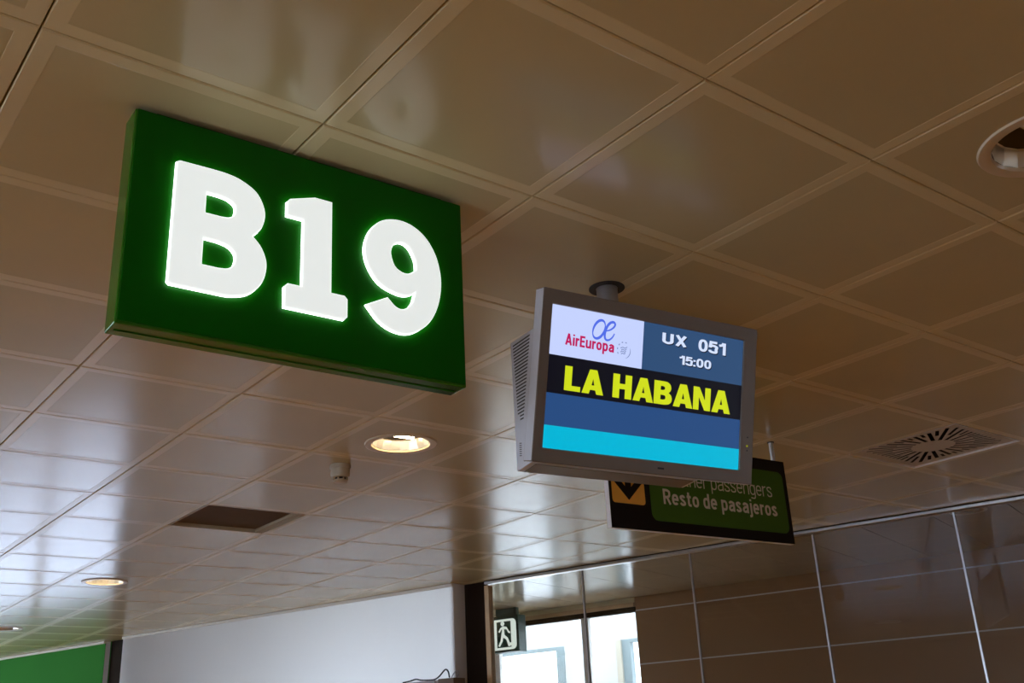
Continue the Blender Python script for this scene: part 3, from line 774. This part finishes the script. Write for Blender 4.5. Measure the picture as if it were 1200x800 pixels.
c = W(2.33, 0.20, H)
downlight(tuple(c), True, 'lit downlight behind the glass partition at its top rail', r=0.12, power=25)

M['vent_panel'] = mat('vent_panel_brown', (0.13, 0.088, 0.050), 0.8, noise=0.05, bump=0.3, spec=0.1)
M['vent_edge'] = mat('vent_edge_paint', (0.48, 0.40, 0.26), 0.5, noise=0.03)
def recess(parent, depth, size, mats, open_ins=0.0):
    m = MB(); h = size / 2
    for p, q in (((-h, -h), (h, -h)), ((h, -h), (h, h)), ((h, h), (-h, h)), ((-h, h), (-h, -h))):
        m.poly([(*p, 0.0), (*q, 0.0), (*q, depth), (*p, depth)])
    return m
cx, cy, _ = cen(4, 7)
v = empty('return_air_vent', (cx, cy, H), 'dark brown square recessed air vent panel in the ceiling', 'vent')
m = MB(); h0, h1 = T / 2 - 0.001, T / 2 - 0.012
for k in range(4):
    P = [(-1, -1), (1, -1), (1, 1), (-1, 1)]; p, q = P[k], P[(k + 1) % 4]
    m.poly([(p[0] * h0, p[1] * h0, 0), (q[0] * h0, q[1] * h0, 0), (q[0] * h1, q[1] * h1, 0), (p[0] * h1, p[1] * h1, 0)])
    m.poly([(p[0] * h1, p[1] * h1, 0), (q[0] * h1, q[1] * h1, 0), (q[0] * h1, q[1] * h1, 0.03), (p[0] * h1, p[1] * h1, 0.03)])
m.build('vent_frame', M['vent_edge'], v)
vp = MB().box(-h1, h1, -h1, h1, 0.022, 0.03).build('vent_panel', M['vent_panel'], v)
for k in range(3):
    MB().box(h1 - 0.045 + 0.016 * k, h1 - 0.037 + 0.016 * k, -h1, h1, 0.004, 0.022).build('edge_slat', M['vent_edge'], v)

M['diff'] = mat('diffuser_plate_paint', (0.60, 0.53, 0.44), 0.35, noise=0.03)
cx, cy, _ = cen(8, 2)
v = empty('swirl_diffuser', (cx, cy, H), 'square swirl air diffuser with radial black slots in the ceiling', 'vent')
m = MB()
for k in range(4):
    P = [(-1, -1), (1, -1), (1, 1), (-1, 1)]; p, q = P[k], P[(k + 1) % 4]; h1 = T / 2 - 0.006
    m.poly([(p[0] * h0, p[1] * h0, 0), (q[0] * h0, q[1] * h0, 0), (q[0] * h1, q[1] * h1, 0), (p[0] * h1, p[1] * h1, 0)])
    m.poly([(p[0] * h1, p[1] * h1, 0), (q[0] * h1, q[1] * h1, 0), (q[0] * h1, q[1] * h1, 0.02), (p[0] * h1, p[1] * h1, 0.02)])
m.build('diffuser_frame', M['white_trim'], v)
loops = [[(-h1, -h1), (h1, -h1), (h1, h1), (-h1, h1)]]
def slot(a, r0, r1, w):
    ca, sa = math.cos(a), math.sin(a)
    off = 0.014
    return [(ca * r + -sa * (off + t), sa * r + ca * (off + t)) for r, t in ((r0, -w), (r1, -w), (r1, w), (r0, w))]
NS = 22
for k in range(NS):
    a = 2 * PI * (k + 0.5) / NS
    lim = (0.262) / max(abs(math.cos(a)), abs(math.sin(a)))
    loops.append(slot(a, 0.105, min(lim * 0.94, 0.335), 0.0100))
    a2 = 2 * PI * k / NS
    lim = 0.262 / max(abs(math.cos(a2)), abs(math.sin(a2)))
    loops.append(slot(a2, 0.195, min(lim * 0.94, 0.335), 0.0088))
me = curve_mesh('diffuser_plate', loops, 0.001)
for q in me.vertices: q.co.z += 0.010
link('diffuser_plate', setmat(me, M['diff']), v)
MB().box(-h1, h1, -h1, h1, 0.05, 0.055).build('plenum_box', mat('diffuser_void', (0.006, 0.005, 0.004), 0.9, noise=0.1), v)

M['smoke'] = mat('smoke_detector_plastic', (0.48, 0.41, 0.29), 0.4, noise=0.02)
sx_, sy_ = 2.640, 3.155
v = empty('smoke_detector', (sx_, sy_, H), 'small round smoke detector on the ceiling beside the lit downlight', 'detector')
MB().lathe([(0.0, 0.0), (0.050, 0.0), (0.051, -0.014), (0.049, -0.018), (0.0, -0.018)], 32).build('mounting_base', M['smoke'], v, smooth=True)
MB().lathe([(0.0, -0.018), (0.046, -0.018), (0.047, -0.050), (0.042, -0.060), (0.034, -0.062), (0.0, -0.062)], 32).build('detector_body', M['smoke'], v, smooth=True)
cap = MB().lathe([(0.0, -0.072), (0.030, -0.072), (0.036, -0.076), (0.030, -0.083), (0.0, -0.086)], 32).build('sensor_cap', M['smoke'], v, smooth=True)
for k in range(8):
    a = 2 * PI * k / 8
    MB().tube([(0.033 * math.cos(a), 0.033 * math.sin(a), -0.060), (0.033 * math.cos(a), 0.033 * math.sin(a), -0.078)], 0.004, 6).build('cage_rib', M['smoke'], cap)
MB().lathe([(0.026, -0.060), (0.026, -0.074)], 20).build('sensor_chamber', M['slot'], cap)

# ------------------------------------------------------------------ exit sign in the corridor
M['exit_green'] = mat('exit_sign_green', (0.006, 0.045, 0.028), 0.4, noise=0.04)
M['exit_white'] = mat('exit_sign_lit_white', (0.8, 0.85, 0.8), 0.4, emit=(0.86, 1.0, 0.93), es=0.75)
M['exit_dark'] = mat('exit_sign_green_print', (0.01, 0.09, 0.055), 0.4, noise=0.03)
EO = W(7.225, 1.5, 2.53)
ex = empty('exit_sign', frame_mtx(-WT, WN, (0, 0, 1), EO), 'green emergency exit sign with white running man behind the glass', 'sign')
EW, EH = 0.345, 0.345
MB().box(0, EW, 0, 0.13, 0, EH).build('sign_box', M['exit_green'], ex, bevel=0.004)
MB().box(0.05, EW - 0.05, 0.04, 0.09, EH, H - 2.53).build('ceiling_mount', M['exit_green'], ex)
wp = plate('lit_panel', [rrect(0.012, 0.318, 0.022, 0.312, 0.045)], -0.001, 0.002, M['exit_white'], ex)
plate('door_field', [[(0.085, 0.045), (0.255, 0.045), (0.255, 0.290), (0.085, 0.290)]], -0.0025, 0.001, M['exit_dark'], wp)
man = [[(0.175, 0.218), (0.205, 0.212), (0.222, 0.180), (0.246, 0.172), (0.250, 0.186), (0.232, 0.196), (0.205, 0.238), (0.165, 0.246), (0.130, 0.232), (0.104, 0.196), (0.118, 0.187), (0.142, 0.215), (0.152, 0.216),
        (0.138, 0.160), (0.128, 0.112), (0.098, 0.064), (0.116, 0.054), (0.152, 0.104), (0.162, 0.138), (0.196, 0.118), (0.222, 0.050), (0.272, 0.062), (0.272, 0.084), (0.238, 0.086), (0.216, 0.134), (0.178, 0.164)]]
plate('running_man', man, -0.0035, 0.001, M['exit_white'], wp)
plate('running_man_head', [[(0.158 + 0.023 * math.cos(k * PI / 8), 0.270 + 0.023 * math.sin(k * PI / 8)) for k in range(16)]], -0.0035, 0.001, M['exit_white'], wp)

# ------------------------------------------------------------------ cabinet and cables under the white wall
M['cab_grey'] = mat('cabinet_grey', (0.42, 0.41, 0.44), 0.5, noise=0.03)
M['cab_brown'] = mat('cabinet_brown', (0.16, 0.10, 0.06), 0.5, noise=0.08)
M['cable'] = mat('cable_black', (0.02, 0.02, 0.025), 0.5, noise=0.05)
cb_ = empty('cabinet', W(6.9, -0.24, 0), 'tall grey cabinet standing against the white wall, only its top in view', 'cabinet')
off = W(6.9, -0.24, 0)
def rel(m):
    m.v = [tuple(Vector(p) - off) for p in m.v]; return m
rel(MB().wbox(6.26, 6.42, -0.30, PD - 0.001, 0, 2.192)).build('end_panel', M['cab_brown'], cb_, bevel=0.004)
rel(MB().wbox(6.425, 8.60, -0.28, PD - 0.001, 0, 2.188)).build('body', M['cab_grey'], cb_, bevel=0.004)
rel(MB().wbox(6.455, 8.60, -0.296, -0.28, 0.1, 2.185)).build('front_panel', M['cab_grey'], cb_, bevel=0.004)
cp = [(6.86, 2.193), (6.78, 2.20), (6.72, 2.210), (6.67, 2.200), (6.60, 2.194), (6.52, 2.194), (6.47, 2.215), (6.42, 2.255), (6.395, 2.262), (6.375, 2.240), (6.365, 2.197)]
m = MB().tube([W(s_, -0.22, z + 0.004) for s_, z in dense(cp, 4)], 0.006, 6)
tag(m.build('cable', M['cable']), 'black cable looping over the top of the cabinet', 'cable')
m = MB().tube([W(s_, -0.20, z + 0.003) for s_, z in dense([(6.36, 2.196), (6.34, 2.225), (6.31, 2.245), (6.285, 2.23), (6.30, 2.2), (6.32, 2.194)], 4)], 0.004, 6)
tag(m.build('cable', mat('cable_grey', (0.35, 0.36, 0.4), 0.5, noise=0.05)), 'thin pale grey cable coil beside the dark post', 'cable')
